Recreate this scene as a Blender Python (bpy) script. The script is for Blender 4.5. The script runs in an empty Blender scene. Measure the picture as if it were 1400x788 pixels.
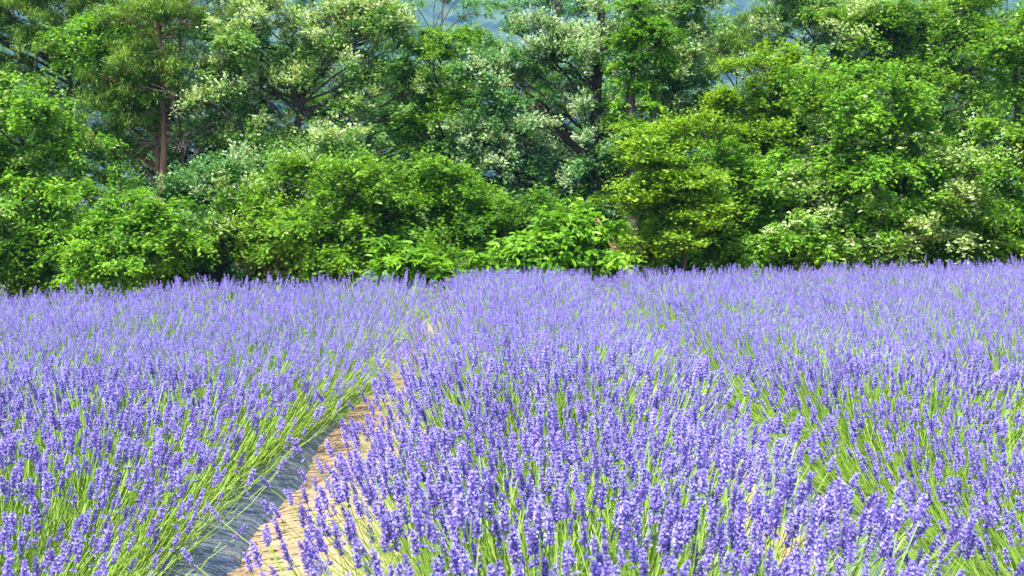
import bpy, math
import numpy as np
from mathutils import Vector, Matrix, Quaternion

R = math.radians
scene = bpy.context.scene
col = scene.collection

# ------------------------------------------------------------------ camera
F_PX = 1900.0                      # focal length in pixels of the 1400-wide photograph
CAM_H = 1.55
PITCH = math.atan((394 - 280) / F_PX)
YAW = math.atan((700 - 690) / F_PX)
cam_d = bpy.data.cameras.new("camera")
cam = bpy.data.objects.new("camera", cam_d)
col.objects.link(cam)
cam.location = (0, 0, CAM_H)
cam.rotation_euler = (math.pi / 2 - PITCH, 0, -YAW)
cam_d.sensor_width = 36.0
cam_d.lens = 36.0 * F_PX / 1400
cam_d.clip_start = 0.05
cam_d.clip_end = 4000
cam_d.dof.use_dof = True
cam_d.dof.focus_distance = 9.0
cam_d.dof.aperture_fstop = 10.0
scene.camera = cam

# ------------------------------------------------------------------ sky and sun
SUN_DIR = Vector((-0.27, -0.42, 0.866)).normalized()      # towards the sun
world = bpy.data.worlds.new("World")
scene.world = world
world.use_nodes = True
wn = world.node_tree.nodes
sky = wn.new("ShaderNodeTexSky")
sky.sky_type = 'NISHITA'
sky.sun_disc = False
sky.sun_elevation = math.asin(SUN_DIR.z)
sky.sun_rotation = math.atan2(SUN_DIR.x, SUN_DIR.y)
wn["Background"].inputs[1].default_value = 0.15
world.node_tree.links.new(sky.outputs[0], wn["Background"].inputs[0])
sun_d = bpy.data.lights.new("sun", 'SUN')
sun_d.energy = 4.8
sun_d.angle = R(0.53)
sun_d.color = (1.0, 0.95, 0.86)
sun = bpy.data.objects.new("sun", sun_d)
col.objects.link(sun)
sun.rotation_euler = SUN_DIR.to_track_quat('Z', 'Y').to_euler()

scene.view_settings.view_transform = 'Standard'
scene.view_settings.look = 'None'
scene.view_settings.exposure = 1.62
scene.view_settings.gamma = 1.0
scene.view_settings.use_curve_mapping = False
scene.cycles.max_bounces = 6
scene.cycles.diffuse_bounces = 4
scene.cycles.glossy_bounces = 2
scene.cycles.transmission_bounces = 4
scene.cycles.volume_bounces = 0
scene.cycles.use_denoising = True

# ------------------------------------------------------------------ helpers
def rng(seed):
    return np.random.default_rng(seed)

def gz(x, y=0.0):
    """ground height: the field climbs gently to the right"""
    return 0.01 * np.clip(x, -40, 40)

Rm = cam.rotation_euler.to_matrix()
def at(px, py, Y):
    """world point seen at photograph pixel px, py at depth Y"""
    d = Rm @ Vector(((px - 700) / F_PX, -(py - 394) / F_PX, -1.0))
    return np.array((d.x * Y / d.y, Y, CAM_H + d.z * Y / d.y))

def norm(a):
    return a / np.maximum(np.linalg.norm(a, axis=-1, keepdims=True), 1e-9)

class MB:
    """collects faces as arrays; per-face float attributes"""
    def __init__(s):
        s.V = []; s.F = []; s.n = 0; s.A = {}; s.M = []
    def add(s, V, F, mat=0, **attrs):
        V = np.asarray(V, float).reshape(-1, 3); F = np.asarray(F, int)
        s.V.append(V); s.F.append(F + s.n); s.n += len(V)
        s.M.append(np.full(len(F), mat, dtype=np.int32))
        for k in set(s.A) | set(attrs):
            lst = s.A.setdefault(k, [])
            have = sum(len(a) for a in lst); want = sum(len(f) for f in s.F[:-1])
            if have < want: lst.append(np.zeros(want - have, dtype=np.float32))
            lst.append(np.broadcast_to(np.asarray(attrs.get(k, 0.0), dtype=np.float32), (len(F),)).copy())
    def mesh(s, name, mats, smooth=False):
        me = bpy.data.meshes.new(name)
        V = np.concatenate(s.V); me.vertices.add(len(V)); me.vertices.foreach_set("co", V.astype(np.float32).ravel())
        sizes = np.concatenate([np.full(len(f), f.shape[1], dtype=np.int32) for f in s.F])
        loops = np.concatenate([f.ravel() for f in s.F]).astype(np.int32)
        me.loops.add(len(loops)); me.loops.foreach_set("vertex_index", loops)
        me.polygons.add(len(sizes))
        starts = np.concatenate(([0], np.cumsum(sizes)[:-1])).astype(np.int32)
        me.polygons.foreach_set("loop_start", starts)
        me.polygons.foreach_set("material_index", np.concatenate(s.M))
        for m in (mats if isinstance(mats, (list, tuple)) else [mats]): me.materials.append(m)
        me.update(calc_edges=True)
        me.polygons.foreach_set("use_smooth", np.full(len(sizes), smooth, dtype=bool))
        for k, l in s.A.items():
            a = me.attributes.new(k, 'FLOAT', 'FACE'); a.data.foreach_set("value", np.concatenate(l))
        me.validate()
        return me

def link(name, me, parent=None):
    o = bpy.data.objects.new(name, me)
    col.objects.link(o)
    if parent is not None: o.parent = parent
    return o

def tag(o, label=None, cat=None, group=None, kind=None):
    if label: o["label"] = label
    if cat: o["category"] = cat
    if group: o["group"] = group
    if kind: o["kind"] = kind
    return o

def empty(name, loc, rz=0.0):
    o = bpy.data.objects.new(name, None)
    col.objects.link(o)
    o.location = loc; o.rotation_euler = (0, 0, rz)
    o.empty_display_size = 0.2
    return o

def frames(T):
    """two perpendicular unit vectors for unit tangents"""
    ref = np.where(np.abs(T[..., 2:3]) > 0.9, np.array((1.0, 0, 0)), np.array((0, 0, 1.0)))
    a = norm(np.cross(T, ref)); b = np.cross(T, a)
    return a, b

def tubes(mb, P, Rad, sides=3, mat=0, **attrs):
    """P (n,k,3) polylines, Rad (n,k) radii -> quads"""
    n, k, _ = P.shape
    T = norm(np.gradient(P, axis=1))
    a, b = frames(T)
    ang = np.linspace(0, 2 * np.pi, sides, endpoint=False)
    ring = P[:, :, None, :] + Rad[:, :, None, None] * (np.cos(ang)[None, None, :, None] * a[:, :, None, :] + np.sin(ang)[None, None, :, None] * b[:, :, None, :])
    V = ring.reshape(-1, 3)
    idx = np.arange(n * k * sides).reshape(n, k, sides)
    nx = np.roll(idx, -1, axis=2)
    F = np.stack((idx[:, :-1], nx[:, :-1], nx[:, 1:], idx[:, 1:]), axis=-1).reshape(-1, 4)
    at_ = {}
    for kk, v in attrs.items():
        v = np.asarray(v, float)
        at_[kk] = np.repeat(v, (k - 1) * sides) if v.ndim else v
    mb.add(V, F, mat, **at_)

def leaf_faces(mb, B, D, S, L, W, fold=0.25, mat=0, **attrs):
    """pointed leaves: base B, unit direction D, unit side S, length L, width W; two folded quads each"""
    N = np.cross(D, S)
    n = len(B); L = L[:, None]; W = W[:, None]
    c1 = B + D * L * 0.30; c2 = B + D * L * 0.68
    up = N * W * fold
    tip = B + D * L - N * L * 0.06
    V = np.stack((B, c1 + S * W * 0.5 + up, c2 + S * W * 0.40 + up, tip, c2 - S * W * 0.40 + up, c1 - S * W * 0.5 + up), axis=1).reshape(-1, 3)
    i = np.arange(n)[:, None] * 6
    F = np.concatenate((i + np.array((0, 3, 2, 1)), i + np.array((0, 5, 4, 3))), axis=1).reshape(-1, 4)
    mb.add(V, F, mat, **{k: np.repeat(np.broadcast_to(v, (n,)), 2) for k, v in attrs.items()})

def leaf_small(mb, B, D, S, L, W, fold=0.25, mat=0, **attrs):
    """small leaves: a folded lozenge of two triangles"""
    N = np.cross(D, S); n = len(B); L = L[:, None]; W = W[:, None]
    c = B + D * L * 0.42 + N * W * fold
    V = np.stack((B, c + S * W * 0.55, B + D * L, c - S * W * 0.55), axis=1).reshape(-1, 3)
    i = np.arange(n)[:, None] * 4
    F = np.concatenate((i + np.array((0, 2, 1)), i + np.array((0, 3, 2))), axis=1).reshape(-1, 3)
    mb.add(V, F, mat, **{k: np.repeat(np.broadcast_to(v, (n,)), 2) for k, v in attrs.items()})

# ------------------------------------------------------------------ materials
def mat_base(name):
    m = bpy.data.materials.new(name); m.use_nodes = True
    nt = m.node_tree
    return m, nt, nt.nodes, nt.links

def ramp(nodes, stops):
    r = nodes.new("ShaderNodeValToRGB")
    el = r.color_ramp.elements
    while len(el) < len(stops): el.new(0.5)
    for e, (p, c) in zip(el, stops):
        e.position = p; e.color = (*c, 1.0)
    return r

def mat_leafy(name, stops, pale=None, trans=0.35, rough=0.45, spec=0.5, warm=(1.6, 1.45, 0.5)):
    """two-sided leaf: colour varies per leaf by the face attribute tint; pale marks silvery undersides"""
    m, nt, nd, lk = mat_base(name)
    at_ = nd.new("ShaderNodeAttribute"); at_.attribute_name = "tint"
    rp = ramp(nd, stops); lk.new(at_.outputs["Fac"], rp.inputs[0])
    c = rp.outputs[0]
    if pale:
        ap = nd.new("ShaderNodeAttribute"); ap.attribute_name = "pale"
        mx = nd.new("ShaderNodeMix"); mx.data_type = 'RGBA'
        lk.new(ap.outputs["Fac"], mx.inputs[0]); lk.new(c, mx.inputs[6]); mx.inputs[7].default_value = (*pale, 1)
        c = mx.outputs[2]
    b = nd["Principled BSDF"]
    lk.new(c, b.inputs["Base Color"]); b.inputs["Roughness"].default_value = rough
    b.inputs["Specular IOR Level"].default_value = spec
    tr = nd.new("ShaderNodeBsdfTranslucent")
    mu = nd.new("ShaderNodeMix"); mu.data_type = 'RGBA'; mu.blend_type = 'MULTIPLY'; mu.inputs[0].default_value = 1.0
    lk.new(c, mu.inputs[6]); mu.inputs[7].default_value = (*warm, 1)
    lk.new(mu.outputs[2], tr.inputs[0])
    ms = nd.new("ShaderNodeMixShader"); ms.inputs[0].default_value = trans
    lk.new(b.outputs[0], ms.inputs[1]); lk.new(tr.outputs[0], ms.inputs[2])
    lk.new(ms.outputs[0], nd["Material Output"].inputs[0])
    return m

def mat_bark(name, c1, c2, scale=14):
    m, nt, nd, lk = mat_base(name)
    tc = nd.new("ShaderNodeTexCoord"); mp = nd.new("ShaderNodeMapping"); mp.inputs["Scale"].default_value = (1, 1, 0.25)
    no = nd.new("ShaderNodeTexNoise"); no.inputs["Scale"].default_value = scale; no.inputs["Detail"].default_value = 6
    lk.new(tc.outputs["Object"], mp.inputs[0]); lk.new(mp.outputs[0], no.inputs[0])
    rp = ramp(nd, [(0.35, c1), (0.65, c2)]); lk.new(no.outputs[0], rp.inputs[0])
    b = nd["Principled BSDF"]; lk.new(rp.outputs[0], b.inputs["Base Color"]); b.inputs["Roughness"].default_value = 0.9
    bp = nd.new("ShaderNodeBump"); bp.inputs["Strength"].default_value = 0.8; bp.inputs["Distance"].default_value = 0.03
    lk.new(no.outputs[0], bp.inputs["Height"]); lk.new(bp.outputs[0], b.inputs["Normal"])
    return m

M = {}
M["floret"] = mat_leafy("lavender_florets", [(0.0, (0.155, 0.115, 0.38)), (0.35, (0.25, 0.19, 0.54)), (0.6, (0.365, 0.295, 0.69)), (1.0, (0.54, 0.475, 0.82))], trans=0.36, rough=0.6, spec=0.25, warm=(1.05, 0.95, 1.05))
M["stem"] = mat_leafy("lavender_stems", [(0.0, (0.10, 0.21, 0.022)), (0.5, (0.20, 0.36, 0.036)), (1.0, (0.37, 0.48, 0.13))], trans=0.3, rough=0.5, spec=0.3)
M["lav_leaf"] = mat_leafy("lavender_leaves", [(0.0, (0.05, 0.11, 0.03)), (0.6, (0.11, 0.20, 0.05)), (1.0, (0.20, 0.28, 0.10))], trans=0.2, rough=0.7, spec=0.2)
M["bark"] = mat_bark("bark_grey_brown", (0.025, 0.019, 0.014), (0.075, 0.058, 0.042))
M["pine_bark"] = mat_bark("bark_red_pine", (0.08, 0.035, 0.02), (0.22, 0.11, 0.065), 9)
M["twig"] = mat_bark("bark_dead_twigs", (0.10, 0.08, 0.065), (0.25, 0.21, 0.17), 20)
G = {
    "bright": mat_leafy("leaf_bright_green", [(0.0, (0.051, 0.148, 0.007)), (0.5, (0.107, 0.267, 0.012)), (1.0, (0.199, 0.377, 0.025))], pale=(0.52, 0.60, 0.33), trans=0.38, spec=0.25),
    "yellow": mat_leafy("leaf_yellow_green", [(0.0, (0.072, 0.161, 0.007)), (0.5, (0.151, 0.290, 0.012)), (1.0, (0.263, 0.415, 0.031))], pale=(0.52, 0.57, 0.25), trans=0.38, spec=0.25),
    "silver": mat_leafy("leaf_silver_backed", [(0.0, (0.064, 0.161, 0.030)), (0.5, (0.120, 0.262, 0.051)), (1.0, (0.215, 0.368, 0.097))], pale=(0.55, 0.62, 0.40), trans=0.38, rough=0.4, spec=0.3),
    "blue": mat_leafy("leaf_blue_green", [(0.0, (0.044, 0.134, 0.033)), (0.5, (0.079, 0.217, 0.057)), (1.0, (0.159, 0.313, 0.106))], pale=(0.52, 0.60, 0.43), trans=0.36, rough=0.45, spec=0.3),
    "mid": mat_leafy("leaf_mid_green", [(0.0, (0.050, 0.139, 0.007)), (0.5, (0.104, 0.244, 0.011)), (1.0, (0.199, 0.359, 0.025))], pale=(0.52, 0.60, 0.36), trans=0.38, spec=0.25),
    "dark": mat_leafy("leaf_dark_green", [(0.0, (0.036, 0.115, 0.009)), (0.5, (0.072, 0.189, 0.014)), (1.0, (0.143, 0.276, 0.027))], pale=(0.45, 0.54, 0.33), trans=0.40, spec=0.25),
    "pine": mat_leafy("needle_pine_green", [(0.0, (0.044, 0.115, 0.010)), (0.5, (0.095, 0.198, 0.016)), (1.0, (0.207, 0.323, 0.035))], trans=0.25, rough=0.55, spec=0.25),
}

# ------------------------------------------------------------------ the ground
def mat_ground():
    m, nt, nd, lk = mat_base("forest_edge_grass")
    tc = nd.new("ShaderNodeTexCoord")
    n1 = nd.new("ShaderNodeTexNoise"); n1.inputs["Scale"].default_value = 0.6; n1.inputs["Detail"].default_value = 8
    lk.new(tc.outputs["Object"], n1.inputs[0])
    rp = ramp(nd, [(0.3, (0.035, 0.06, 0.012)), (0.55, (0.06, 0.11, 0.02)), (0.75, (0.10, 0.09, 0.04))])
    lk.new(n1.outputs[0], rp.inputs[0])
    b = nd["Principled BSDF"]; lk.new(rp.outputs[0], b.inputs["Base Color"]); b.inputs["Roughness"].default_value = 0.95
    return m

def grid(x0, x1, y0, y1, nx, ny, zf):
    X, Y = np.meshgrid(np.linspace(x0, x1, nx), np.linspace(y0, y1, ny))
    V = np.stack((X, Y, zf(X, Y)), -1).reshape(-1, 3)
    i = np.arange(nx * ny).reshape(ny, nx)
    F = np.stack((i[:-1, :-1], i[:-1, 1:], i[1:, 1:], i[1:, :-1]), -1).reshape(-1, 4)
    return V, F

mb = MB(); xs = np.array([-1500, -40, 40, 1500.0]); ys = np.array([-60, 60, 2500.0])
X, Y = np.meshgrid(xs, ys); V = np.stack((X, Y, gz(X)), -1).reshape(-1, 3); i = np.arange(12).reshape(3, 4)
mb.add(V, np.stack((i[:-1, :-1], i[:-1, 1:], i[1:, 1:], i[1:, :-1]), -1).reshape(-1, 4))
tag(link("ground", mb.mesh("ground", mat_ground())), kind="structure")

def field_end(x):
    """far edge of the lavender, running off to the right"""
    return 17.0 + 0.36 * x

# smooth value noise for relief
def vnoise(x, y, seed=0):
    g = rng(seed).random((64, 64))
    xi = np.floor(x).astype(int); yi = np.floor(y).astype(int)
    fx = x - xi; fy = y - yi; fx = fx * fx * (3 - 2 * fx); fy = fy * fy * (3 - 2 * fy)
    a = g[xi % 64, yi % 64]; b = g[(xi + 1) % 64, yi % 64]; c = g[xi % 64, (yi + 1) % 64]; d = g[(xi + 1) % 64, (yi + 1) % 64]
    return (a * (1 - fx) + b * fx) * (1 - fy) + (c * (1 - fx) + d * fx) * fy

def soil_z(x, y):
    return gz(x) + 0.012 + 0.018 * vnoise(x * 4, y * 2.5, 1) + 0.004 * vnoise(x * 14, y * 8, 2)

def mat_soil():
    m, nt, nd, lk = mat_base("sandy_soil")
    tc = nd.new("ShaderNodeTexCoord")
    n1 = nd.new("ShaderNodeTexNoise"); n1.inputs["Scale"].default_value = 3.0; n1.inputs["Detail"].default_value = 10; n1.inputs["Roughness"].default_value = 0.7
    n2 = nd.new("ShaderNodeTexNoise"); n2.inputs["Scale"].default_value = 60.0; n2.inputs["Detail"].default_value = 5
    lk.new(tc.outputs["Object"], n1.inputs[0]); lk.new(tc.outputs["Object"], n2.inputs[0])
    rp = ramp(nd, [(0.28, (0.20, 0.13, 0.064)), (0.5, (0.30, 0.205, 0.108)), (0.72, (0.37, 0.27, 0.155))])
    mx = nd.new("ShaderNodeMix"); mx.data_type = 'FLOAT'; mx.inputs[0].default_value = 0.35
    lk.new(n1.outputs[0], mx.inputs[2]); lk.new(n2.outputs[0], mx.inputs[3]); lk.new(mx.outputs[0], rp.inputs[0])
    b = nd["Principled BSDF"]; lk.new(rp.outputs[0], b.inputs["Base Color"]); b.inputs["Roughness"].default_value = 0.95
    bp = nd.new("ShaderNodeBump"); bp.inputs["Strength"].default_value = 0.6; bp.inputs["Distance"].default_value = 0.01
    lk.new(n2.outputs[0], bp.inputs["Height"]); lk.new(bp.outputs[0], b.inputs["Normal"])
    return m
SOIL = mat_soil()
mb = MB()
V, F = grid(-9, 11, -1.0, 23.0, 60, 70, lambda x, y: gz(x) + 0.006)
mb.add(V, F)
tag(link("field_soil", mb.mesh("field_soil", SOIL)), kind="structure")

rows = {0: 0.26, -1: -1.83, 1: 2.10}
for k in range(2, 6): rows[k] = rows[k - 1] + 1.4; rows[-k] = rows[1 - k] - 1.4
rows = dict(sorted(rows.items()))

# ------------------------------------------------------------------ sandy furrow paths, mulch film
mb = MB()
V, F = grid(rows[-1] + 0.30, rows[0] - 0.30, 1.0, 17.2, 48, 500, soil_z); mb.add(V, F)
tag(link("sandy_path", mb.mesh("sandy_path", SOIL, True)), kind="structure")
mb = MB()
V, F = grid(rows[0] + 0.30, rows[1] - 0.30, 1.0, 17.2, 24, 200, soil_z); mb.add(V, F)
tag(link("furrow_path", mb.mesh("furrow_path", SOIL, True)), kind="structure")

def mat_film():
    m, nt, nd, lk = mat_base("grey_mulch_film")
    tc = nd.new("ShaderNodeTexCoord")
    mp = nd.new("ShaderNodeMapping"); mp.inputs["Scale"].default_value = (6, 2.2, 6); mp.inputs["Rotation"].default_value = (0, 0, 0.5)
    n1 = nd.new("ShaderNodeTexNoise"); n1.inputs["Scale"].default_value = 5; n1.inputs["Detail"].default_value = 4; n1.inputs["Distortion"].default_value = 1.2
    lk.new(tc.outputs["Object"], mp.inputs[0]); lk.new(mp.outputs[0], n1.inputs[0])
    n2 = nd.new("ShaderNodeTexNoise"); n2.inputs["Scale"].default_value = 7; n2.inputs["Detail"].default_value = 6
    lk.new(tc.outputs["Object"], n2.inputs[0])
    rp = ramp(nd, [(0.4, (0.085, 0.105, 0.13)), (0.62, (0.135, 0.15, 0.17)), (0.75, (0.24, 0.20, 0.15))])
    lk.new(n2.outputs[0], rp.inputs[0])
    b = nd["Principled BSDF"]; lk.new(rp.outputs[0], b.inputs["Base Color"]); b.inputs["Roughness"].default_value = 0.38
    bp = nd.new("ShaderNodeBump"); bp.inputs["Strength"].default_value = 0.7; bp.inputs["Distance"].default_value = 0.02
    lk.new(n1.outputs[0], bp.inputs["Height"]); lk.new(bp.outputs[0], b.inputs["Normal"])
    return m
FILM = mat_film()
film_label = {-1: "crinkled grey plastic mulch film beside the sandy path, under the left lavender row",
              0: "grey plastic mulch film hidden beneath the wide middle lavender row",
              1: "grey plastic mulch film in the shaded furrow, under the row on the right"}
for k in (-1, 0, 1):
    cx = rows[k] + (0.14 if k == 0 else 0.0); hw = {-1: 0.695, 0: 0.74, 1: 0.80}[k]; ny = 480 if k < 0 else 240
    def film_z(x, y, cx=cx, k=k, hw=hw):
        u = np.clip(np.abs(x - cx) / hw, 0, 1)
        crown = 0.15 * (1 - u ** 2.6)
        cr = 0.034 * (vnoise(x * 9 + y * 5, y * 11 - x * 4, 5 + k) - 0.4) + 0.012 * (vnoise(x * 26 + y * 9, y * 22, 8) - 0.5)
        edge = np.where(u > 0.97, -0.03, 0.0)
        return gz(x) + 0.02 + crown + cr * (0.4 + 0.6 * (1 - u)) + 0.008 + edge
    V, F = grid(cx - hw, cx + hw, 1.6, float(field_end(cx)), 28, ny, film_z)
    wob = 0.03 * (vnoise(V[:, 1] * 2.2, V[:, 1] * 0 + 3, 4 + k) - 0.5) + 0.015 * (vnoise(V[:, 1] * 7, V[:, 1] * 0 + 9, 6) - 0.5)
    V[:, 0] += wob * 2 * np.abs(V[:, 0] - cx) / hw
    mb = MB(); mb.add(V, F)
    tag(link("mulch_film", mb.mesh("mulch_film", FILM, True)), film_label[k], "mulch film", "plastic films under the rows")

# clods and pebbles lying on the sandy path
g = rng(31); mb = MB()
n = 450
px_ = g.uniform(rows[-1] + 0.45, rows[0] - 0.3, n); py_ = 3.0 + 12 * g.random(n) ** 1.4
for x, y in zip(px_, py_):
    s = 0.004 + 0.020 * g.random() ** 4
    v = norm(g.normal(size=(6, 3)) * 0.25 + np.array([(1, 0, 0), (-1, 0, 0), (0, 1, 0), (0, -1, 0), (0, 0, 1), (0, 0, -1)])) * s * np.array((1, 1.2, 0.7)) * g.uniform(0.7, 1.2, (6, 1))
    v = v + np.array((x, y, float(soil_z(np.array(x), np.array(y))) + s * 0.3))
    mb.add(v, np.array([(0, 2, 4), (2, 1, 4), (1, 3, 4), (3, 0, 4), (2, 0, 5), (1, 2, 5), (3, 1, 5), (0, 3, 5)]))
tag(link("soil_clods", mb.mesh("soil_clods", SOIL)), "small pale clods and pebbles strewn over the sandy path", "gravel", kind="stuff")

# dry stalks and fallen florets on the path
g = rng(32); mb = MB(); n = 70
cx_ = g.uniform(rows[-1] + 0.35, rows[0] - 0.3, n); cy_ = 3.2 + 9 * g.random(n) ** 1.3; an = g.uniform(0, 3.14, n); L_ = g.uniform(0.03, 0.16, n)
t = np.linspace(-0.5, 0.5, 4)
SX = cx_[:, None] + np.cos(an)[:, None] * L_[:, None] * t + g.normal(size=(n, 4)) * 0.004; SY = cy_[:, None] + np.sin(an)[:, None] * L_[:, None] * t
SZ = np.maximum(soil_z(SX, SY).max(axis=1, keepdims=True) * np.ones((1, 4)), 0) + 0.004 + g.random((n, 4)) * 0.006
tubes(mb, np.stack((SX, SY, SZ), -1), np.full((n, 4), 0.0016), 3, 0, tint=g.random(n))
tag(link("dry_stalks", mb.mesh("dry_stalks", M["twig"])), "thin dry stalks littering the sandy path", "litter", kind="stuff")

# ------------------------------------------------------------------ lavender
def head_geo(seed, hi=True):
    """one flower head, unit length along +z: whorls of calyces with open lilac corollas"""
    g = rng(seed)
    mb = MB()
    p_open = (0.85, 0.7, 0.8, 0.45, 0.75, 0.25, 0.9, 0.6)[seed % 8]; shift = (0.06, 0.0, -0.05, -0.10, 0.10, -0.14, 0.12, 0.03)[seed % 8]
    zs = list(np.linspace(0.16, 0.97, 6 if hi else 5)); rad = [0.175, 0.185, 0.18, 0.165, 0.135, 0.09] if hi else [0.18, 0.185, 0.17, 0.14, 0.09]
    if g.random() < 0.7:
        zs.insert(0, -0.2 - 0.16 * g.random()); rad.insert(0, 0.165)
    if not hi: leaf_small(mb, np.array([(0, 0, zs[0] - 0.1)]), np.array([(0, 0, 1.0)]), np.array([(1.0, 0, 0)]), np.array([1.1 - zs[0]]), np.array([0.06]), 0.3, 0, tint=np.array([0.2]))
    else: tubes(mb, np.array([[(0, 0, zs[0] - 0.1), (0, 0, 0.5), (0, 0, 1.0)]]), np.array([[0.03, 0.03, 0.015]]), 3, 0, tint=0.2)
    for w, (z, r) in enumerate(zip(zs, rad)):
        n = (8 if hi else 6) if r > 0.1 else 5
        a = np.linspace(0, 2 * np.pi, n, endpoint=False) + g.random() * 6 + g.normal(size=n) * 0.2
        el = g.uniform(0.35, 0.95, n)
        D = np.stack((np.cos(a) * np.cos(el), np.sin(a) * np.cos(el), np.sin(el)), -1)
        B = np.stack((np.cos(a) * 0.02, np.sin(a) * 0.02, z - 0.06 + g.normal(size=n) * 0.015), -1)
        Lc = r * g.uniform(0.75, 1.15, n)
        P = B[:, None, :] + D[:, None, :] * (np.array((0.0, 0.55, 1.0))[None, :, None] * Lc[:, None, None])
        tint = np.clip(g.normal(0.30, 0.15, n) + shift, 0, 0.65)
        if hi:
            tubes(mb, P[:, ::2], np.array((0.026, 0.032))[None, :] * np.ones((n, 1)), 3, 0, tint=tint)
        else:
            S, N = frames(D)
            leaf_small(mb, B, D, S, Lc * 1.1, np.full(n, 0.085), 0.5, 0, tint=tint)
        op = g.random(n) < p_open
        tip = P[op, 2]; Dn = D[op]; m = len(tip)
        if m:
            for sgn in (1, -1):
                S, N = frames(Dn)
                th = g.uniform(0, 6.28, m)[:, None]
                S2 = S * np.cos(th) + N * np.sin(th)
                Dp = norm(Dn * 0.55 + np.cross(Dn, S2) * sgn * 0.9 + np.array((0, 0, 0.25)))
                Sp = norm(np.cross(Dp, Dn + 0.3 * S2))
                (leaf_faces if hi else leaf_small)(mb, tip - Dn * 0.02, Dp, Sp, g.uniform(0.06, 0.095, m), g.uniform(0.06, 0.085, m), 0.15, 0, tint=np.clip(g.normal(0.80, 0.15, m) + shift, 0.3, 1))
                if not hi: break
    return mb

def arrays(mb):
    V = np.concatenate(mb.V); F = np.concatenate(mb.F)
    return V, F, np.concatenate(mb.A["tint"])

HEAD_HI = [head_geo(100 + i, True) for i in range(8)]
HEAD_LO = [head_geo(200 + i, False) for i in range(8)]
HI_A = [arrays(h) for h in HEAD_HI]; LO_A = [arrays(h) for h in HEAD_LO]
HEAD_MESH = [h.mesh("flower_head", M["floret"]) for h in HEAD_HI]

def plant_layout(seed, n_head=210, n_bare=120, flank=0.6):
    """stems radiating from a woody crown: base, bow, tip and tip direction"""
    g = rng(seed)
    n = n_head + n_bare
    u = np.sqrt(g.random(n)); lim = 0.8 if flank < 0.8 else 0.68
    u[:n_head] = np.where((u[:n_head] > lim) & (g.random(n_head) < flank), g.random(n_head) ** 0.6 * lim, u[:n_head])
    th = u * R(62); th[n_head:] *= 1.0 if flank < 0.8 else 1.15; ph = g.random(n) * 2 * np.pi
    L = g.uniform(0.45, 0.60, n) * (1.0 + 0.10 * u)
    L[n_head:] *= g.uniform(0.5, 0.86, n_bare)
    rb = 0.27 * np.sqrt(g.random(n))
    pb = ph + g.normal(size=n) * 0.5
    base = np.stack((np.cos(pb) * rb, np.sin(pb) * rb, 0.09 + 0.06 * g.random(n)), -1)
    d0 = np.stack((np.sin(th * 1.15) * np.cos(ph), np.sin(th * 1.15) * np.sin(ph), np.cos(th * 1.15)), -1)
    d1 = np.stack((np.sin(th * 0.42) * np.cos(ph), np.sin(th * 0.42) * np.sin(ph), np.cos(th * 0.42)), -1) + g.normal(size=(n, 3)) * 0.13
    d1 = norm(d1)
    t = np.linspace(0, 1, 5)
    P = base[:, None] + (d0[:, None] * (t - 0.5 * t * t)[None, :, None] + d1[:, None] * (0.5 * t * t)[None, :, None]) * L[:, None, None]
    P[..., 0] *= 1.5; d1 = norm(d1)      # wide across the row
    P[..., 2] *= 0.985
    hl = g.uniform(0.042, 0.072, n_head)
    return g, P, d1, L, hl

def rot_to(D, g):
    S, N = frames(D); a = g.random(len(D))[:, None] * 6.28
    X = S * np.cos(a) + N * np.sin(a); Yv = np.cross(D, X)
    return np.stack((X, Yv, D), axis=-1)          # columns

def plant_parts(seed, lod, n_head=210, n_bare=120, flank=0.6):
    """meshes of a plant: stems, leaves and (joined) flower heads, or the head placements when near"""
    g, P, d1, L, hl = plant_layout(seed, n_head, n_bare, flank)
    n = len(P)
    st = MB()
    r = np.linspace(1.25, 0.8, 5)[None, :] * g.uniform(0.0014, 0.0024, n)[:, None] * (1.0 if lod < 2 else 1.25)
    tubes(st, P, r, 3, 0, tint=np.clip(g.normal(0.55, 0.22, n), 0, 1))
    lf = MB()
    # narrow leaves on the lower stems
    m = 620 if lod < 2 else 320
    k = g.integers(0, n, m); tt = g.random(m) ** 1.6 * 0.55
    seg = np.minimum((tt * 4).astype(int), 3); fr = tt * 4 - seg
    B = P[k, seg] * (1 - fr)[:, None] + P[k, seg + 1] * fr[:, None]
    T = norm(P[k, seg + 1] - P[k, seg])
    D = norm(T * 0.9 + norm(g.normal(size=(m, 3))) * 0.65 + np.array((0, 0, 0.15)))
    S, _ = frames(D)
    leaf_faces(lf, B, D, S, g.uniform(0.04, 0.085, m), g.uniform(0.004, 0.0075, m), 0.2, 0, tint=np.clip(g.normal(0.5, 0.25, m) + tt * 0.4, 0, 1))
    Q = rot_to(d1[:n_head], g); tip = P[:n_head, -1]
    hv = g.integers(0, 8, n_head)
    sm = st.mesh("stems", M["stem"]); lm = lf.mesh("leaves", M["lav_leaf"])
    if lod == 0:
        return sm, lm, (tip, Q, hl, hv)
    A = HI_A if lod == 1 else LO_A
    hb = MB()
    for j in range(8):
        idx = np.where(hv == j)[0]
        if not len(idx): continue
        V0, F0, T0 = A[j]
        V = np.einsum('nij,vj->nvi', Q[idx], V0) * hl[idx][:, None, None] + tip[idx][:, None, :]
        F = (F0[None] + (np.arange(len(idx)) * len(V0))[:, None, None]).reshape(-1, F0.shape[1])
        off = g.normal(-0.06 if lod == 2 else 0.0, 0.10, len(idx))
        hb.add(V.reshape(-1, 3), F, 0, tint=np.clip((T0[None] + off[:, None]).ravel(), 0, 1))
    return sm, lm, hb.mesh("flower_heads", M["floret"])

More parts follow.
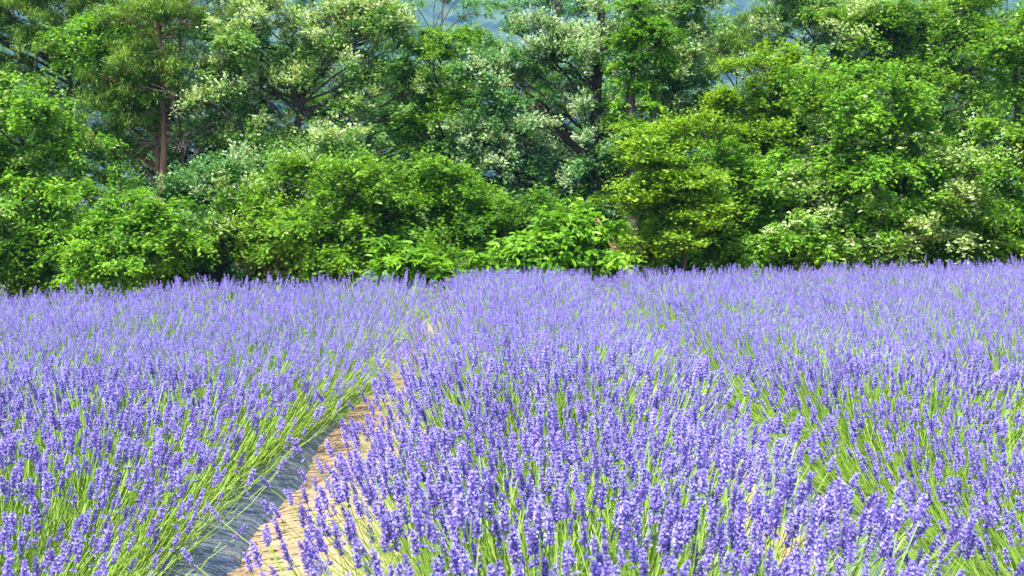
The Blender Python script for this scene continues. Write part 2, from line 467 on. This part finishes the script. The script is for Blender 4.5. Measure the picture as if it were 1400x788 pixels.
NEAR_V = [plant_parts(300 + i, 0, 185, 360, 0.7) for i in range(3)]
MID_V = [plant_parts(320 + i, 1, 175, 280, 0.7) for i in range(1)]
NEAR_R = [plant_parts(390 + i, 0, 175, 420, 0.82) for i in range(2)]      # the row with the bare green flank
MID_R = [plant_parts(395 + i, 1, 165, 330, 0.82) for i in range(1)]
FAR_V = [plant_parts(340 + i, 2, 215, 140) for i in range(3)]
NEAR_D = [plant_parts(360 + i, 0, 250, 220) for i in range(3)]       # the fuller middle row
MID_D = [plant_parts(370 + i, 1, 220, 180) for i in range(2)]
FAR_D = [plant_parts(380 + i, 2, 260, 120) for i in range(2)]

row_text = {0: "wide middle lavender row", -1: "lavender row beside the bare sandy path", 1: "lavender row right of the shaded furrow"}
def zone_text(Y):
    return "at its near end" if Y < 4.6 else "halfway along" if Y < 9.5 else "towards the trees"

g = rng(7)
half = (700 / F_PX)
near_used = 0
n_plants = 0
order = {}
ORD = ['nearest', 'second nearest', 'third nearest', 'fourth nearest', 'fifth nearest', 'sixth nearest']
for k, cx in rows.items():
    y = 1.9 + g.random() * 0.3
    yend = float(field_end(cx))
    while y < yend:
        far_ = max(0.0, y - 5.0)
        x = cx + g.normal() * 0.05 + (min(0.25, far_ * 0.04) if k < 0 else -min(0.05, far_ * 0.02) if k == 0 else -min(0.12, far_ * 0.02))
        # crown must reach into the picture (with a little to spare)
        reach = 0.75
        vis = abs(x) - reach < half * (y + reach) * 1.02 and y > 2.45 + 0.0 * abs(k)
        if vis:
            near = y < 4.7 and k in (-1, 0, 1)
            V_ = ((NEAR_D if k == 0 else NEAR_R if k > 0 else NEAR_V) if near else (MID_D if k == 0 else MID_R if k > 0 else MID_V) if y < 7.5 else (FAR_D if k == 0 else FAR_V))
            v = V_[int(g.integers(0, len(V_)))]
            root = empty("lavender_plant", (x, y, float(gz(x))), (math.pi if g.random() < 0.5 else 0.0) + g.normal() * 0.12)
            s = g.uniform(0.92, 1.08)
            root.scale = (s * (1.07 if k == 0 else 1.0), s * 1.02, s * g.uniform(0.95, 1.06) * (1.10 if k == 0 else 1.01 if k < 0 else 1.01))
            if k in row_text:
                zt = zone_text(y)
                q = order[k] = order.get(k, -1) + 1
                if q < len(ORD): tag(root, f"{ORD[q]} violet lavender plant of the {row_text[k]}", "lavender", f"near plants of the {row_text[k]}")
                else: tag(root, f"violet lavender plant in the {row_text[k]}, {zt}", "lavender", f"lavender plants of the {row_text[k]}, {zt}")
            else:
                side = "left of the row along the sandy path" if k < 0 else "on the far right side of the field"
                tag(root, f"violet lavender plant in the crowded outer rows {side}", "lavender", f"lavender plants of the outer rows {side}")
            tag(link("stems", v[0], root), kind="stuff"); tag(link("leaves", v[1], root), kind="stuff")
            if near:
                tip, Q, hl, hv = v[2]
                for t_, q_, l_, h_ in zip(tip, Q, hl, hv):
                    o = link("flower_head", HEAD_MESH[h_], root)
                    o.matrix_local = Matrix.Translation(t_) @ Matrix(q_).to_4x4() @ Matrix.Scale(float(l_), 4)
            else:
                tag(link("flower_heads", v[2], root), kind="stuff")
            n_plants += 1
        y += g.uniform(0.40, 0.50)
print("lavender plants", n_plants)

# ------------------------------------------------------------------ trees
SPEC = {   # leaf length, width ratio, twigs per clump, leaves per twig, twig length, flatness, droop, leaf droop
    "bright": dict(l=0.095, w=0.50, nt=8, nl=19, L=0.50, flat=0.40, droop=0.35, ld=0.35),
    "yellow": dict(l=0.075, w=0.66, nt=9, nl=18, L=0.42, flat=0.35, droop=0.15, ld=0.10),
    "silver": dict(l=0.085, w=0.55, nt=9, nl=17, L=0.38, flat=0.8, droop=-0.10, ld=0.05),
    "blue":   dict(l=0.085, w=0.55, nt=9, nl=17, L=0.38, flat=0.7, droop=0.0, ld=0.05),
    "mid":    dict(l=0.090, w=0.52, nt=8, nl=19, L=0.46, flat=0.5, droop=0.22, ld=0.25),
    "dark":   dict(l=0.100, w=0.52, nt=8, nl=17, L=0.50, flat=0.5, droop=0.2, ld=0.25),
    "pine":   dict(l=0.100, w=0.16, nt=9, nl=20, L=0.36, flat=0.5, droop=-0.05, ld=-0.1),
    "layer":  dict(l=0.070, w=0.75, nt=11, nl=18, L=0.45, flat=0.10, droop=0.02, ld=0.0),
    "big":    dict(l=0.17, w=0.42, nt=7, nl=11, L=0.55, flat=0.4, droop=0.25, ld=0.35),
}

def crown_geo(g, C, O, sp, pale_clump, size=1.0, dens=1.0):
    """leaves set along twigs that fan out from clump centres C with outward directions O"""
    s = SPEC[sp]; nc = len(C); nt = s["nt"]; nl = max(4, int(s["nl"] * dens))
    L = s["L"] * size
    td = O[:, None, :] * 0.8 + norm(g.normal(size=(nc, nt, 3))) * 0.95
    td[..., 2] *= s["flat"]; td = norm(td + np.array((0, 0, 0.08)))
    tl = L * g.uniform(0.5, 1.15, (nc, nt))
    tw0 = C[:, None, :] - td * tl[..., None] * 0.15
    t = (np.arange(nl) + 0.5)[None, None, :] / nl + g.normal(size=(nc, nt, nl)) * 0.03
    pos = tw0[:, :, None, :] + td[:, :, None, :] * (tl[:, :, None] * t)[..., None]
    pos[..., 2] -= s["droop"] * tl[:, :, None] * t * t
    pos += g.normal(size=pos.shape) * 0.035 * size
    side = norm(np.cross(td, np.array((0, 0, 1.0))))
    sg = np.where(np.arange(nl) % 2 == 0, 1.0, -1.0)
    n = nc * nt * nl
    jit = g.normal(size=(nc, nt, nl, 3))
    if sp == "pine":
        ld = td[:, :, None, :] * 0.5 + norm(jit) * 0.9
    else:
        ld = td[:, :, None, :] * 0.55 + side[:, :, None, :] * sg[None, None, :, None] * 0.75 + jit * 0.28
    ld[..., 2] -= s["ld"]
    pale_c = np.clip(pale_clump, 0, 1)
    pale_leaf = (g.random((nc, nt, nl)) < pale_c[:, None, None])
    ld[..., 2] += pale_leaf * 0.5
    D = norm(ld).reshape(-1, 3)
    nrm = np.array((0, 0, 1.0)) + g.normal(size=(nc, nt, nl, 3)) * 0.45 + O[:, None, None, :] * 0.35
    S = norm(np.cross(nrm.reshape(-1, 3), D))
    ll = s["l"] * (0.86 if sp not in ('pine', 'big') else 1.0) * size ** 0.5 * g.uniform(0.55, 1.25, n)
    tint = np.clip(0.45 + g.normal(0, 0.16, (nc, 1, 1)) + g.normal(0, 0.10, (nc, nt, 1)) + g.normal(0, 0.16, (nc, nt, nl)) + 0.18 * (t - 0.5), 0, 1).ravel()
    pal = (pale_leaf * g.uniform(0.3, 0.85, (nc, nt, nl))).ravel()
    mb = MB()
    (leaf_faces if sp == 'big' else leaf_small)(mb, pos.reshape(-1, 3), D, S, ll, ll * s["w"], 0.22, 0, tint=tint, pale=pal)
    tw_end = pos[:, :, -1, :]; tw_mid = pos[:, :, nl // 2, :]
    return mb, tw0, tw_mid, tw_end

def make_tree(name, label, cat, sp, Y, base_px, blobs, ncl, trunk_r=0.12, seed=0, mat=None, bark="bark", pale=0.0, size=1.0,
              dens=1.0, group=None, depth=0.8, lean=None, top=None, twigs=True, front=0.78, per=4.8):
    """blobs: (px, py, rx, ry[, dY]) crown lobes as seen in the photograph, each a real ellipsoid about depth Y"""
    g = rng(1000 + seed)
    bp = at(base_px, 380, Y); base = np.array((bp[0], Y, float(gz(bp[0]))))
    cs, rs = [], []
    for b in blobs:
        dY = b[4] if len(b) > 4 else 0.0
        c = at(b[0], b[1], Y + dY); k = (Y + dY) / F_PX
        cs.append(c); rs.append((b[2] * k, max(0.5, min(b[2], 1.3 * b[3]) * k * depth), b[3] * k))
    cs = np.array(cs); rs = np.array(rs)
    w = (rs[:, 0] * rs[:, 2]); w = w / w.sum()
    # clump centres towards the outside of each lobe
    bi = g.choice(len(cs), ncl, p=w)
    d = norm(g.normal(size=(ncl, 3)))
    flip = (d[:, 1] > 0.1) & (g.random(ncl) < front); d[flip, 1] *= -1
    lowf = (d[:, 2] < -0.3) & (g.random(ncl) < 0.35); d[lowf, 2] *= -1
    rr = 1.0 - 0.55 * g.random(ncl) ** 1.7
    rr *= 1 + 0.10 * g.normal(size=ncl)
    # clumps gather on boughs, leaving dark gaps between them
    nbo = max(3, int(ncl / per))
    pick = np.concatenate((np.arange(nbo), g.integers(0, nbo, ncl - nbo)))
    bi, d, rr = bi[pick], d[pick], rr[pick]
    C = cs[bi] + d * rs[bi] * rr[:, None]
    spread = g.normal(size=(ncl, 3)) * np.array((0.30, 0.30, 0.09)) * size
    spread[:nbo] = 0
    C = C + spread
    C[:, 2] = np.maximum(C[:, 2], gz(C[:, 0]) + 0.25)
    O = norm(d + np.array((0, -0.15, 0.25)))
    hi = np.clip((d[:, 2] * rr + 0.4), 0, 1)
    pb = g.random(nbo)[pick]
    pc = np.where(pb < pale * (0.25 + 1.1 * hi), g.uniform(0.35, 0.85, ncl), 0.03 * (pale > 0))
    mbc, tw0, twm, twe = crown_geo(g, C, O, sp, pc, size, dens)
    root = empty(name, base)
    tag(root, label, cat, group)
    off = -base
    mbc.V = [v + off for v in mbc.V]
    tag(link("crown", mbc.mesh("crown", G[mat or sp]), root), kind="stuff")
    # trunk
    ztop = top if top is not None else float(cs[:, 2].max() + 0.2 * rs[:, 2].max())
    hx = float(np.average(cs[:, 0], weights=w)) if lean is None else lean
    t = np.linspace(0, 1, 9)
    TP = np.stack((base[0] + (hx - base[0]) * t ** 1.4 + 0.05 * np.sin(t * 9 + seed), base[1] + 0.05 * np.cos(t * 7 + seed) - 0.05 + 0 * t, base[2] - 0.05 + (ztop - base[2]) * t), -1)
    tm = MB(); tubes(tm, TP[None] + off, (trunk_r * (1 - 0.8 * t) * (1 + 0.35 * np.exp(-t * 14)))[None], 8)
    link("trunk", tm.mesh("trunk", M[bark], True), root)
    # limbs reaching every clump, and twigs inside it
    BC = C[:nbo]
    hd = np.hypot(BC[:, 0] - hx, BC[:, 1] - Y)
    zt = np.clip(BC[:, 2] - hd * g.uniform(0.3, 0.9, nbo), base[2] + 0.12 * (ztop - base[2]), ztop * 0.97)
    tt = np.clip((zt - base[2]) / (ztop - base[2]), 0, 1)
    A = np.stack([np.interp(tt, t, TP[:, j]) for j in range(3)], -1)
    u = np.linspace(0, 1, 6)[None, :, None]
    mid = (A + BC) / 2 + np.array((0, 0, 1.0)) * (0.10 * hd)[:, None] + g.normal(size=(nbo, 3)) * 0.15
    LP = A[:, None] * (1 - u) ** 2 + mid[:, None] * 2 * u * (1 - u) + BC[:, None] * u ** 2
    LP[:, 1:-1] += g.normal(size=(nbo, 4, 3)) * 0.03
    lr = (0.008 + 0.011 * np.linalg.norm(BC - A, axis=1))[:, None] * np.linspace(1.0, 0.4, 6)[None]
    lm = MB(); tubes(lm, LP + off, np.minimum(lr, trunk_r * 0.33), 4)
    us = np.linspace(0, 1, 3)[None, :, None]
    SP = LP[pick[nbo:], 4][:, None] * (1 - us) + C[nbo:][:, None] * us
    tubes(lm, SP + off, np.array((0.010, 0.008, 0.005))[None] * np.ones((len(SP), 1)), 3)
    if twigs:
        TWP = np.stack((tw0, twm, twe), axis=2).reshape(-1, 3, 3)[::6]
        tubes(lm, TWP + off, np.array((0.005, 0.004, 0.002))[None] * np.ones((len(TWP), 1)), 3)
    link("limbs", lm.mesh("limbs", M[bark], True), root)
    return root

def copy_tree(root, loc, rz, s, label=None, group=None):
    r = root.copy(); col.objects.link(r)
    r.location = loc; r.rotation_euler = (0, 0, rz); r.scale = (s[0], s[0], s[1])
    if label: r["label"] = label
    if group: r["group"] = group
    for ch in root.children:
        c = ch.copy(); col.objects.link(c); c.parent = r
    return r

T = make_tree
# --- left part of the wood
T("broadleaf_tree", "bright green leafy tree with drooping layered branches at the left edge of the wood", "tree", "bright", 23.0, 20,
  [(15, 165, 85, 65), (55, 250, 95, 60), (10, 300, 110, 70), (70, 345, 90, 45)], 238, 0.13, 1, dens=1.0, pale=0.1)
T("pine_tree", "tall dark pine with a brown trunk behind the bright tree at the left edge", "tree", "pine", 28.0, 96,
  [(60, 40, 120, 60), (130, 10, 110, 70), (40, 95, 60, 40), (150, 120, 45, 50), (-40, 20, 60, 60)], 325, 0.10, 2, bark="bark", lean=float(at(96, 0, 28)[0]), top=7.5)
T("leafy_shrub", "light green shrub in front of the two reddish pine trunks", "shrub", "bright", 22.0, 175,
  [(165, 310, 60, 50), (205, 345, 60, 45), (150, 355, 50, 35), (190, 290, 45, 35), (218, 330, 32, 38)], 140, 0.04, 3, dens=1.0)
T("pine_tree", "reddish pine trunk with thin yellowish needles, the taller of the pair", "tree", "pine", 26.0, 222,
  [(215, 105, 45, 30), (240, 140, 35, 30), (180, 80, 45, 25), (235, 20, 60, 25)], 130, 0.085, 4, bark="pine_bark", lean=float(at(224, 0, 26)[0]), top=7.2)
T("pine_tree", "slimmer reddish pine trunk standing just left of its twin", "tree", "pine", 26.6, 212,
  [(170, 150, 45, 35), (200, 60, 40, 30), (150, 190, 40, 25)], 110, 0.065, 5, bark="pine_bark", lean=float(at(210, 0, 26)[0]), top=6.6)
T("silver_leaf_tree", "large pale tree with silvery leaf tips, left of the slender dark trunk", "tree", "silver", 26.2, 395,
  [(340, 60, 80, 60), (430, 40, 110, 70), (520, 60, 85, 70), (320, 140, 70, 60), (430, 140, 110, 70), (530, 150, 70, 60), (330, 215, 65, 50), (450, 220, 80, 50), (500, 250, 60, 40), (380, 265, 60, 40)], 480, 0.13, 6, pale=0.7)
T("blue_green_shrub", "dark blue-green bush at the foot of the large silvery tree", "shrub", "blue", 24.0, 300,
  [(300, 290, 55, 60), (270, 330, 50, 50), (320, 345, 60, 40), (350, 250, 45, 45)], 150, 0.05, 7, pale=0.2)
T("silver_leaf_shrub", "rounded grey-green shrub with pale tips under the large silvery tree", "shrub", "silver", 23.2, 370,
  [(350, 300, 45, 40), (345, 345, 60, 45), (400, 260, 40, 40)], 112, 0.04, 8, pale=0.4, mat="mid")
T("broadleaf_tree", "vivid green small tree with broad leaves, low in front of the silvery tree", "tree", "mid", 22.4, 450,
  [(400, 310, 35, 30), (425, 275, 25, 28), (490, 262, 28, 34), (465, 325, 60, 38), (440, 358, 60, 25), (530, 335, 40, 40), (540, 290, 22, 25)], 188, 0.06, 9)
T("leafy_shrub", "low pale green shrub with large leaves beside the end of the sandy path", "shrub", "big", 20.5, 572,
  [(575, 350, 40, 22), (560, 370, 45, 22), (600, 366, 25, 25)], 42, 0.025, 10, mat="bright", pale=0.0, size=0.7)
T("slender_tree", "thin dark trunked tree with sparse leaves, standing at the gap in the wood", "tree", "mid", 26.5, 606,
  [(600, 60, 50, 45), (620, 120, 45, 50), (590, 180, 40, 50), (640, 170, 35, 50), (585, 110, 35, 40)], 100, 0.05, 11, lean=float(at(606, 0, 26.5)[0]), top=6.2)
T("yellow_green_tree", "yellowish green understorey tree at the end of the sandy path", "tree", "yellow", 23.5, 640,
  [(590, 235, 40, 40), (560, 290, 45, 45), (645, 310, 50, 40), (625, 260, 35, 35), (620, 350, 60, 35)], 212, 0.05, 12, mat="mid")
T("silver_leaf_shrub", "pale tipped sapling rising between the vivid green tree and the silvery tree", "shrub", "silver", 23.8, 440,
  [(450, 215, 32, 30), (430, 255, 38, 35), (465, 265, 35, 30)], 60, 0.04, 25, pale=0.45)
T("broadleaf_tree", "fresh green broadleaf crown tangled among the dark pines at upper left", "tree", "bright", 26.8, 168,
  [(160, 40, 40, 25), (185, 75, 30, 20), (130, 75, 30, 25), (200, 130, 22, 25), (180, 10, 35, 20)], 80, 0.06, 26)
# --- middle
T("silver_leaf_tree", "huge bluish tree with white leaf tips and branches sweeping left, centre of the wood", "tree", "blue", 26.0, 815,
  [(690, 75, 75, 45), (770, 110, 85, 60), (720, 160, 85, 55), (800, 190, 80, 55), (700, 235, 75, 45), (790, 260, 90, 45), (660, 200, 50, 50), (830, 60, 55, 60), (740, 310, 75, 40), (680, 295, 55, 40)], 490, 0.17, 13, pale=0.62, lean=float(at(822, 0, 26)[0]), top=7.0)
T("silver_leaf_tree", "upright pale tree with silvery leaves right of the ivy covered trunk", "tree", "silver", 27.0, 915,
  [(915, 40, 55, 60), (935, 110, 45, 50), (890, 110, 45, 50), (950, 20, 30, 50)], 162, 0.09, 14, pale=0.5)
T("leafy_shrub", "bright shrub with big drooping leaves next to the leaning bare trunk", "shrub", "big", 20.8, 770,
  [(760, 318, 45, 24), (728, 340, 30, 24), (785, 345, 40, 26), (815, 308, 25, 18), (760, 368, 45, 18)], 100, 0.04, 15, mat="bright", pale=0.0, size=0.75)
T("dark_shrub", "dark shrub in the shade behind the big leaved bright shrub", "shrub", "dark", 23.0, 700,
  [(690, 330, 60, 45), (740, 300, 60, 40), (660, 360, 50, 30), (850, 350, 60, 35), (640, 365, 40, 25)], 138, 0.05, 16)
T("layered_tree", "yellow-green small tree with flat tiers of foliage, right of the leaning trunk", "tree", "layer", 22.3, 938,
  [(905, 205, 50, 22), (918, 250, 58, 16), (895, 285, 50, 12), (930, 315, 52, 14), (890, 338, 42, 9), (925, 180, 30, 13), (945, 280, 42, 12)], 188, 0.05, 17, mat="yellow", per=6, lean=float(at(915, 0, 22.3)[0]))
# --- right part
T("yellow_green_tree", "rounded yellow-green tree top standing behind the big tree on the right", "tree", "yellow", 25.5, 1060,
  [(1060, 110, 70, 50), (1030, 160, 60, 50), (1110, 160, 55, 55), (1060, 220, 90, 55), (990, 200, 50, 55)], 288, 0.10, 18)
T("broadleaf_tree", "green understorey tree between the tiered yellow tree and the big right tree", "tree", "mid", 23.2, 1000,
  [(1000, 260, 60, 55), (1040, 310, 60, 50), (985, 335, 55, 40), (1020, 355, 50, 25)], 175, 0.06, 19, mat="bright")
T("broadleaf_tree", "big spreading tree with drooping bright leaves, dark beneath, on the right", "tree", "bright", 22.5, 1190,
  [(1200, 160, 95, 55), (1140, 215, 90, 50), (1250, 220, 95, 55), (1190, 260, 130, 50), (1090, 280, 80, 45), (1290, 290, 70, 55), (1190, 320, 110, 40), (1100, 335, 60, 30)], 475, 0.14, 20, pale=0.30)
T("broadleaf_tree", "tall green tree rising behind the big drooping tree on the right", "tree", "mid", 28.0, 1260,
  [(1180, 50, 75, 55), (1260, 40, 90, 60), (1330, 70, 70, 60), (1220, 110, 80, 50), (1300, 130, 70, 50)], 375, 0.15, 21, pale=0.06)
T("broadleaf_tree", "dark leafy tree cut off by the right edge of the photo", "tree", "dark", 23.5, 1400,
  [(1390, 90, 55, 60), (1400, 180, 60, 60), (1370, 260, 60, 55), (1400, 320, 70, 50), (1330, 340, 50, 35)], 275, 0.12, 22, pale=0.12, mat="mid")
T("broadleaf_tree", "green tree with silvery sprays at the top between the sparse pine and tall right tree", "tree", "silver", 29.0, 1100,
  [(1110, 40, 60, 50), (1150, 80, 45, 45), (1080, 20, 40, 40)], 138, 0.08, 23, pale=0.35, mat="silver")
T("pine_tree", "sparse pine top with a bare pale stem right of the blue hill gap", "tree", "pine", 30.0, 1050,
  [(1050, 30, 35, 30), (1045, 75, 35, 25), (975, 90, 40, 25), (1000, 70, 40, 25)], 75, 0.06, 24, bark="twig", lean=float(at(1051, 0, 30)[0]), top=6.6)

# dead twiggy crown of the paired pines
g = rng(77); Yd = 26.2
root = empty("dead_tree", (float(at(252, 380, Yd)[0]), Yd, float(gz(-5)))); off = -np.array(root.location)
tag(root, "bare dead tree of fine grey twigs between the paired pines and the silvery tree", "tree")
for nm, x0 in (("trunk", 250),):
    t = np.linspace(0, 1, 7); p0 = at(252, 380, Yd); p1 = at(245, -60, Yd)
    TP = p0[None] * (1 - t[:, None]) + p1[None] * t[:, None] + np.stack((0.06 * np.sin(t * 8), 0 * t, 0 * t), -1); TP[0, 2] = 0
    m_ = MB(); tubes(m_, TP[None] + off, (0.035 * (1 - 0.6 * t))[None], 6); link("trunk", m_.mesh("trunk", M["bark"], True), root)
nb = 60; h = g.uniform(0.35, 0.98, nb)
A = np.stack([np.interp(h, t, TP[:, j]) for j in range(3)], -1); an = g.uniform(0, 6.28, nb)
D = norm(np.stack((np.cos(an), np.sin(an) * 0.7, g.uniform(0.1, 0.7, nb)), -1)); Lb = g.uniform(0.6, 1.3, nb)
u = np.linspace(0, 1, 5)
BP = A[:, None] + D[:, None] * (u[None, :, None] * Lb[:, None, None]) + np.cumsum(g.normal(size=(nb, 5, 3)) * 0.03, axis=1)
m_ = MB(); tubes(m_, BP + off, 0.015 * np.linspace(1, 0.35, 5)[None] * np.ones((nb, 1)), 4)
nn = nb * 9; k = g.integers(0, nb, nn); uu = g.uniform(0.25, 1, nn); si = np.minimum((uu * 4).astype(int), 3)
A2 = BP[k, si]; D2 = norm(D[k] * 0.7 + g.normal(size=(nn, 3)) * 0.6); L2 = g.uniform(0.2, 0.55, nn)
TW = A2[:, None] + D2[:, None] * (np.linspace(0, 1, 4)[None, :, None] * L2[:, None, None]) + np.cumsum(g.normal(size=(nn, 4, 3)) * 0.015, axis=1)
tubes(m_, TW + off, 0.006 * np.linspace(1, 0.4, 4)[None] * np.ones((nn, 1)), 3)
link("twigs", m_.mesh("twigs", M["twig"], True), root)

T("ivy_covered_tree", "upright trunk wrapped in bright green ivy in the middle of the wood", "tree", "bright", 25.3, 862,
  [(872, 20, 36, 40), (866, 80, 32, 45), (860, 140, 28, 40), (858, 195, 26, 35), (885, 60, 30, 40)], 150, 0.14, 31, lean=float(at(868, 0, 25.3)[0]), top=6.8, size=0.65, per=2.5)

# leaning bare trunk
m_ = MB(); p0 = at(872, 372, 21.6); p1 = at(818, 300, 22.4); p0[2] = gz(p0[0]) - 0.02; t = np.linspace(0, 1, 8)[:, None]
PP = p0 * (1 - t) + p1 * t + np.concatenate((0.05 * np.sin(t * 6), 0 * t, 0.12 * np.sin(t * 3.1)), 1)
root = empty("leaning_trunk", p0); tag(root, "bare leaning trunk between the big leaved shrub and the tiered tree", "trunk")
tubes(m_, (PP - p0)[None], np.linspace(0.06, 0.035, 8)[None], 7); link("stem", m_.mesh("stem", M["pine_bark"], True), root)
m_ = MB(); q0 = PP[4]; q1 = at(840, 322, 22.1); qq = q0 * (1 - t) + q1 * t; tubes(m_, (qq - p0)[None], np.linspace(0.04, 0.07, 8)[None], 7)
link("branch", m_.mesh("branch", M["pine_bark"], True), root)

# --- the shaded wood behind, copies of a few kinds
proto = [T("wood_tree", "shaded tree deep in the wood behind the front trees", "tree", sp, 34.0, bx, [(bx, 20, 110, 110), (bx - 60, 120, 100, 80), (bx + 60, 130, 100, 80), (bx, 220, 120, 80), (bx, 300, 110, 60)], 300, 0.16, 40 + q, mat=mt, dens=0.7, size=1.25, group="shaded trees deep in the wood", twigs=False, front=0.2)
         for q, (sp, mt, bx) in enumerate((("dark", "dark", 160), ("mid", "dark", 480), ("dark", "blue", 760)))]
g = rng(5)
for q, bx in enumerate((-60, 300, 560, 900, 1010, 1130, 1250, 1370, 1460)):
    Yq = 33.0 + 4 * g.random()
    x = float(at(bx, 300, Yq)[0]); pr = proto[q % 3]
    s = g.uniform(0.92, 1.05)
    if 500 < bx < 640 or 950 < bx < 1060: s *= 0.68
    copy_tree(pr, (x, Yq, float(gz(x))), g.random() * 6.28, (g.uniform(0.9, 1.1), s))
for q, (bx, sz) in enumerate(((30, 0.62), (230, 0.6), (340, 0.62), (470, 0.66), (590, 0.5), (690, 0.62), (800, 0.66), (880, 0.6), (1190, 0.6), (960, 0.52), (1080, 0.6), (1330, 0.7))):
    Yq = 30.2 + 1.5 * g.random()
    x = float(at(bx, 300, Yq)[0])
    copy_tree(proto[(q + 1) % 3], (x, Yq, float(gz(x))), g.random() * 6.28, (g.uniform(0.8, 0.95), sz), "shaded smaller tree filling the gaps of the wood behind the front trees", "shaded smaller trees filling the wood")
# low bushes closing the foot of the wood
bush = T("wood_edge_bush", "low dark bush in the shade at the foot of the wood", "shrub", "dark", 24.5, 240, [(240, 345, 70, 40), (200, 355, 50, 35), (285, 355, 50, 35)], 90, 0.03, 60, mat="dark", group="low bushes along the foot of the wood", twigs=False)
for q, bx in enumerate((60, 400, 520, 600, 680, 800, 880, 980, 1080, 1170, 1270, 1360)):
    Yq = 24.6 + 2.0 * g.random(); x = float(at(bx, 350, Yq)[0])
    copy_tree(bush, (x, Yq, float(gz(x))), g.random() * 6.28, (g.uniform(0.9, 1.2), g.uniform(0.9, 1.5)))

g = rng(91); n = 5200
x = g.uniform(-7.5, 10, n); y = field_end(x) + 0.8 + 3.2 * g.random(n)
B = np.stack((x, y, gz(x)), -1); D = norm(np.stack((g.normal(0, 0.22, n), g.normal(0, 0.22, n), np.ones(n)), -1)); S, _ = frames(D)
mb = MB(); leaf_small(mb, B, D, S, g.uniform(0.2, 0.6, n), g.uniform(0.012, 0.03, n), 0.2, 0, tint=g.random(n), pale=np.zeros(n))
tag(link("grass", mb.mesh("grass", G["yellow"])), "tall fresh grass along the verge behind the lavender", "grass", kind="stuff")

for bx in (55, 250): x = float(at(bx, 300, 31.5)[0]); copy_tree(proto[2], (x, 31.5, float(gz(x))), 2.0 + bx, (0.8, 1.0))
for bx, Yq, sz in ((212, 23.2, 1.0), (30, 22.6, 0.9)):
    x = float(at(bx, 350, Yq)[0]); copy_tree(bush, (x, Yq, float(gz(x))), g.random() * 6.28, (0.85, sz), "low bush filling the foot of the pines and bright tree at the left", "low bushes below the pines")
x = float(at(590, 300, 28.8)[0]); copy_tree(proto[1], (x, 28.8, float(gz(x))), 1.3, (0.6, 0.80), "narrow shaded tree just behind the slender dark trunk", "narrow shaded tree")

# ------------------------------------------------------------------ forested hill far behind
def hill_z(x, y):
    base = 520 * (1 - np.exp(-np.maximum(y - 850, 0) / 800.0))
    return -1 + base * (0.85 + 0.3 * vnoise(x * 0.003 + 5, y * 0.002, 21)) + 16 * vnoise(x * 0.045, y * 0.045, 22) + 9 * vnoise(x * 0.11, y * 0.11, 23)
mb = MB(); V, F = grid(-1100, 1150, 845, 2300, 220, 110, hill_z); mb.add(V, F)
def mat_hill():
    m, nt, nd, lk = mat_base("far_forest")
    tc = nd.new("ShaderNodeTexCoord"); n1 = nd.new("ShaderNodeTexNoise"); n1.inputs["Scale"].default_value = 0.05; n1.inputs["Detail"].default_value = 8
    lk.new(tc.outputs["Object"], n1.inputs[0]); rp = ramp(nd, [(0.35, (0.008, 0.03, 0.012)), (0.65, (0.07, 0.12, 0.04))]); lk.new(n1.outputs[0], rp.inputs[0])  # contrast of lit and shaded treetops put into the colour as noise
    b = nd["Principled BSDF"]; lk.new(rp.outputs[0], b.inputs["Base Color"]); b.inputs["Roughness"].default_value = 0.95
    return m
tag(link("hill", mb.mesh("hill", mat_hill())), kind="structure")

# ------------------------------------------------------------------ hazy air
mb = MB(); x0, x1, y0, y1, z0, z1 = -1520, 1520, -70, 2520, -2.0, 700
V = np.array([(x, y, z) for z in (z0, z1) for y in (y0, y1) for x in (x0, x1)], float)
mb.add(V, np.array([(0, 2, 3, 1), (4, 5, 7, 6), (0, 1, 5, 4), (2, 6, 7, 3), (0, 4, 6, 2), (1, 3, 7, 5)]))
m, nt, nd, lk = mat_base("hazy_air")
nd.remove(nd["Principled BSDF"])
pv = nd.new("ShaderNodeVolumePrincipled"); pv.inputs["Color"].default_value = (0.06, 0.27, 0.85, 1); pv.inputs["Density"].default_value = 0.00026
lk.new(pv.outputs[0], nd["Material Output"].inputs["Volume"])
tag(link("haze", mb.mesh("haze", m)), kind="stuff")
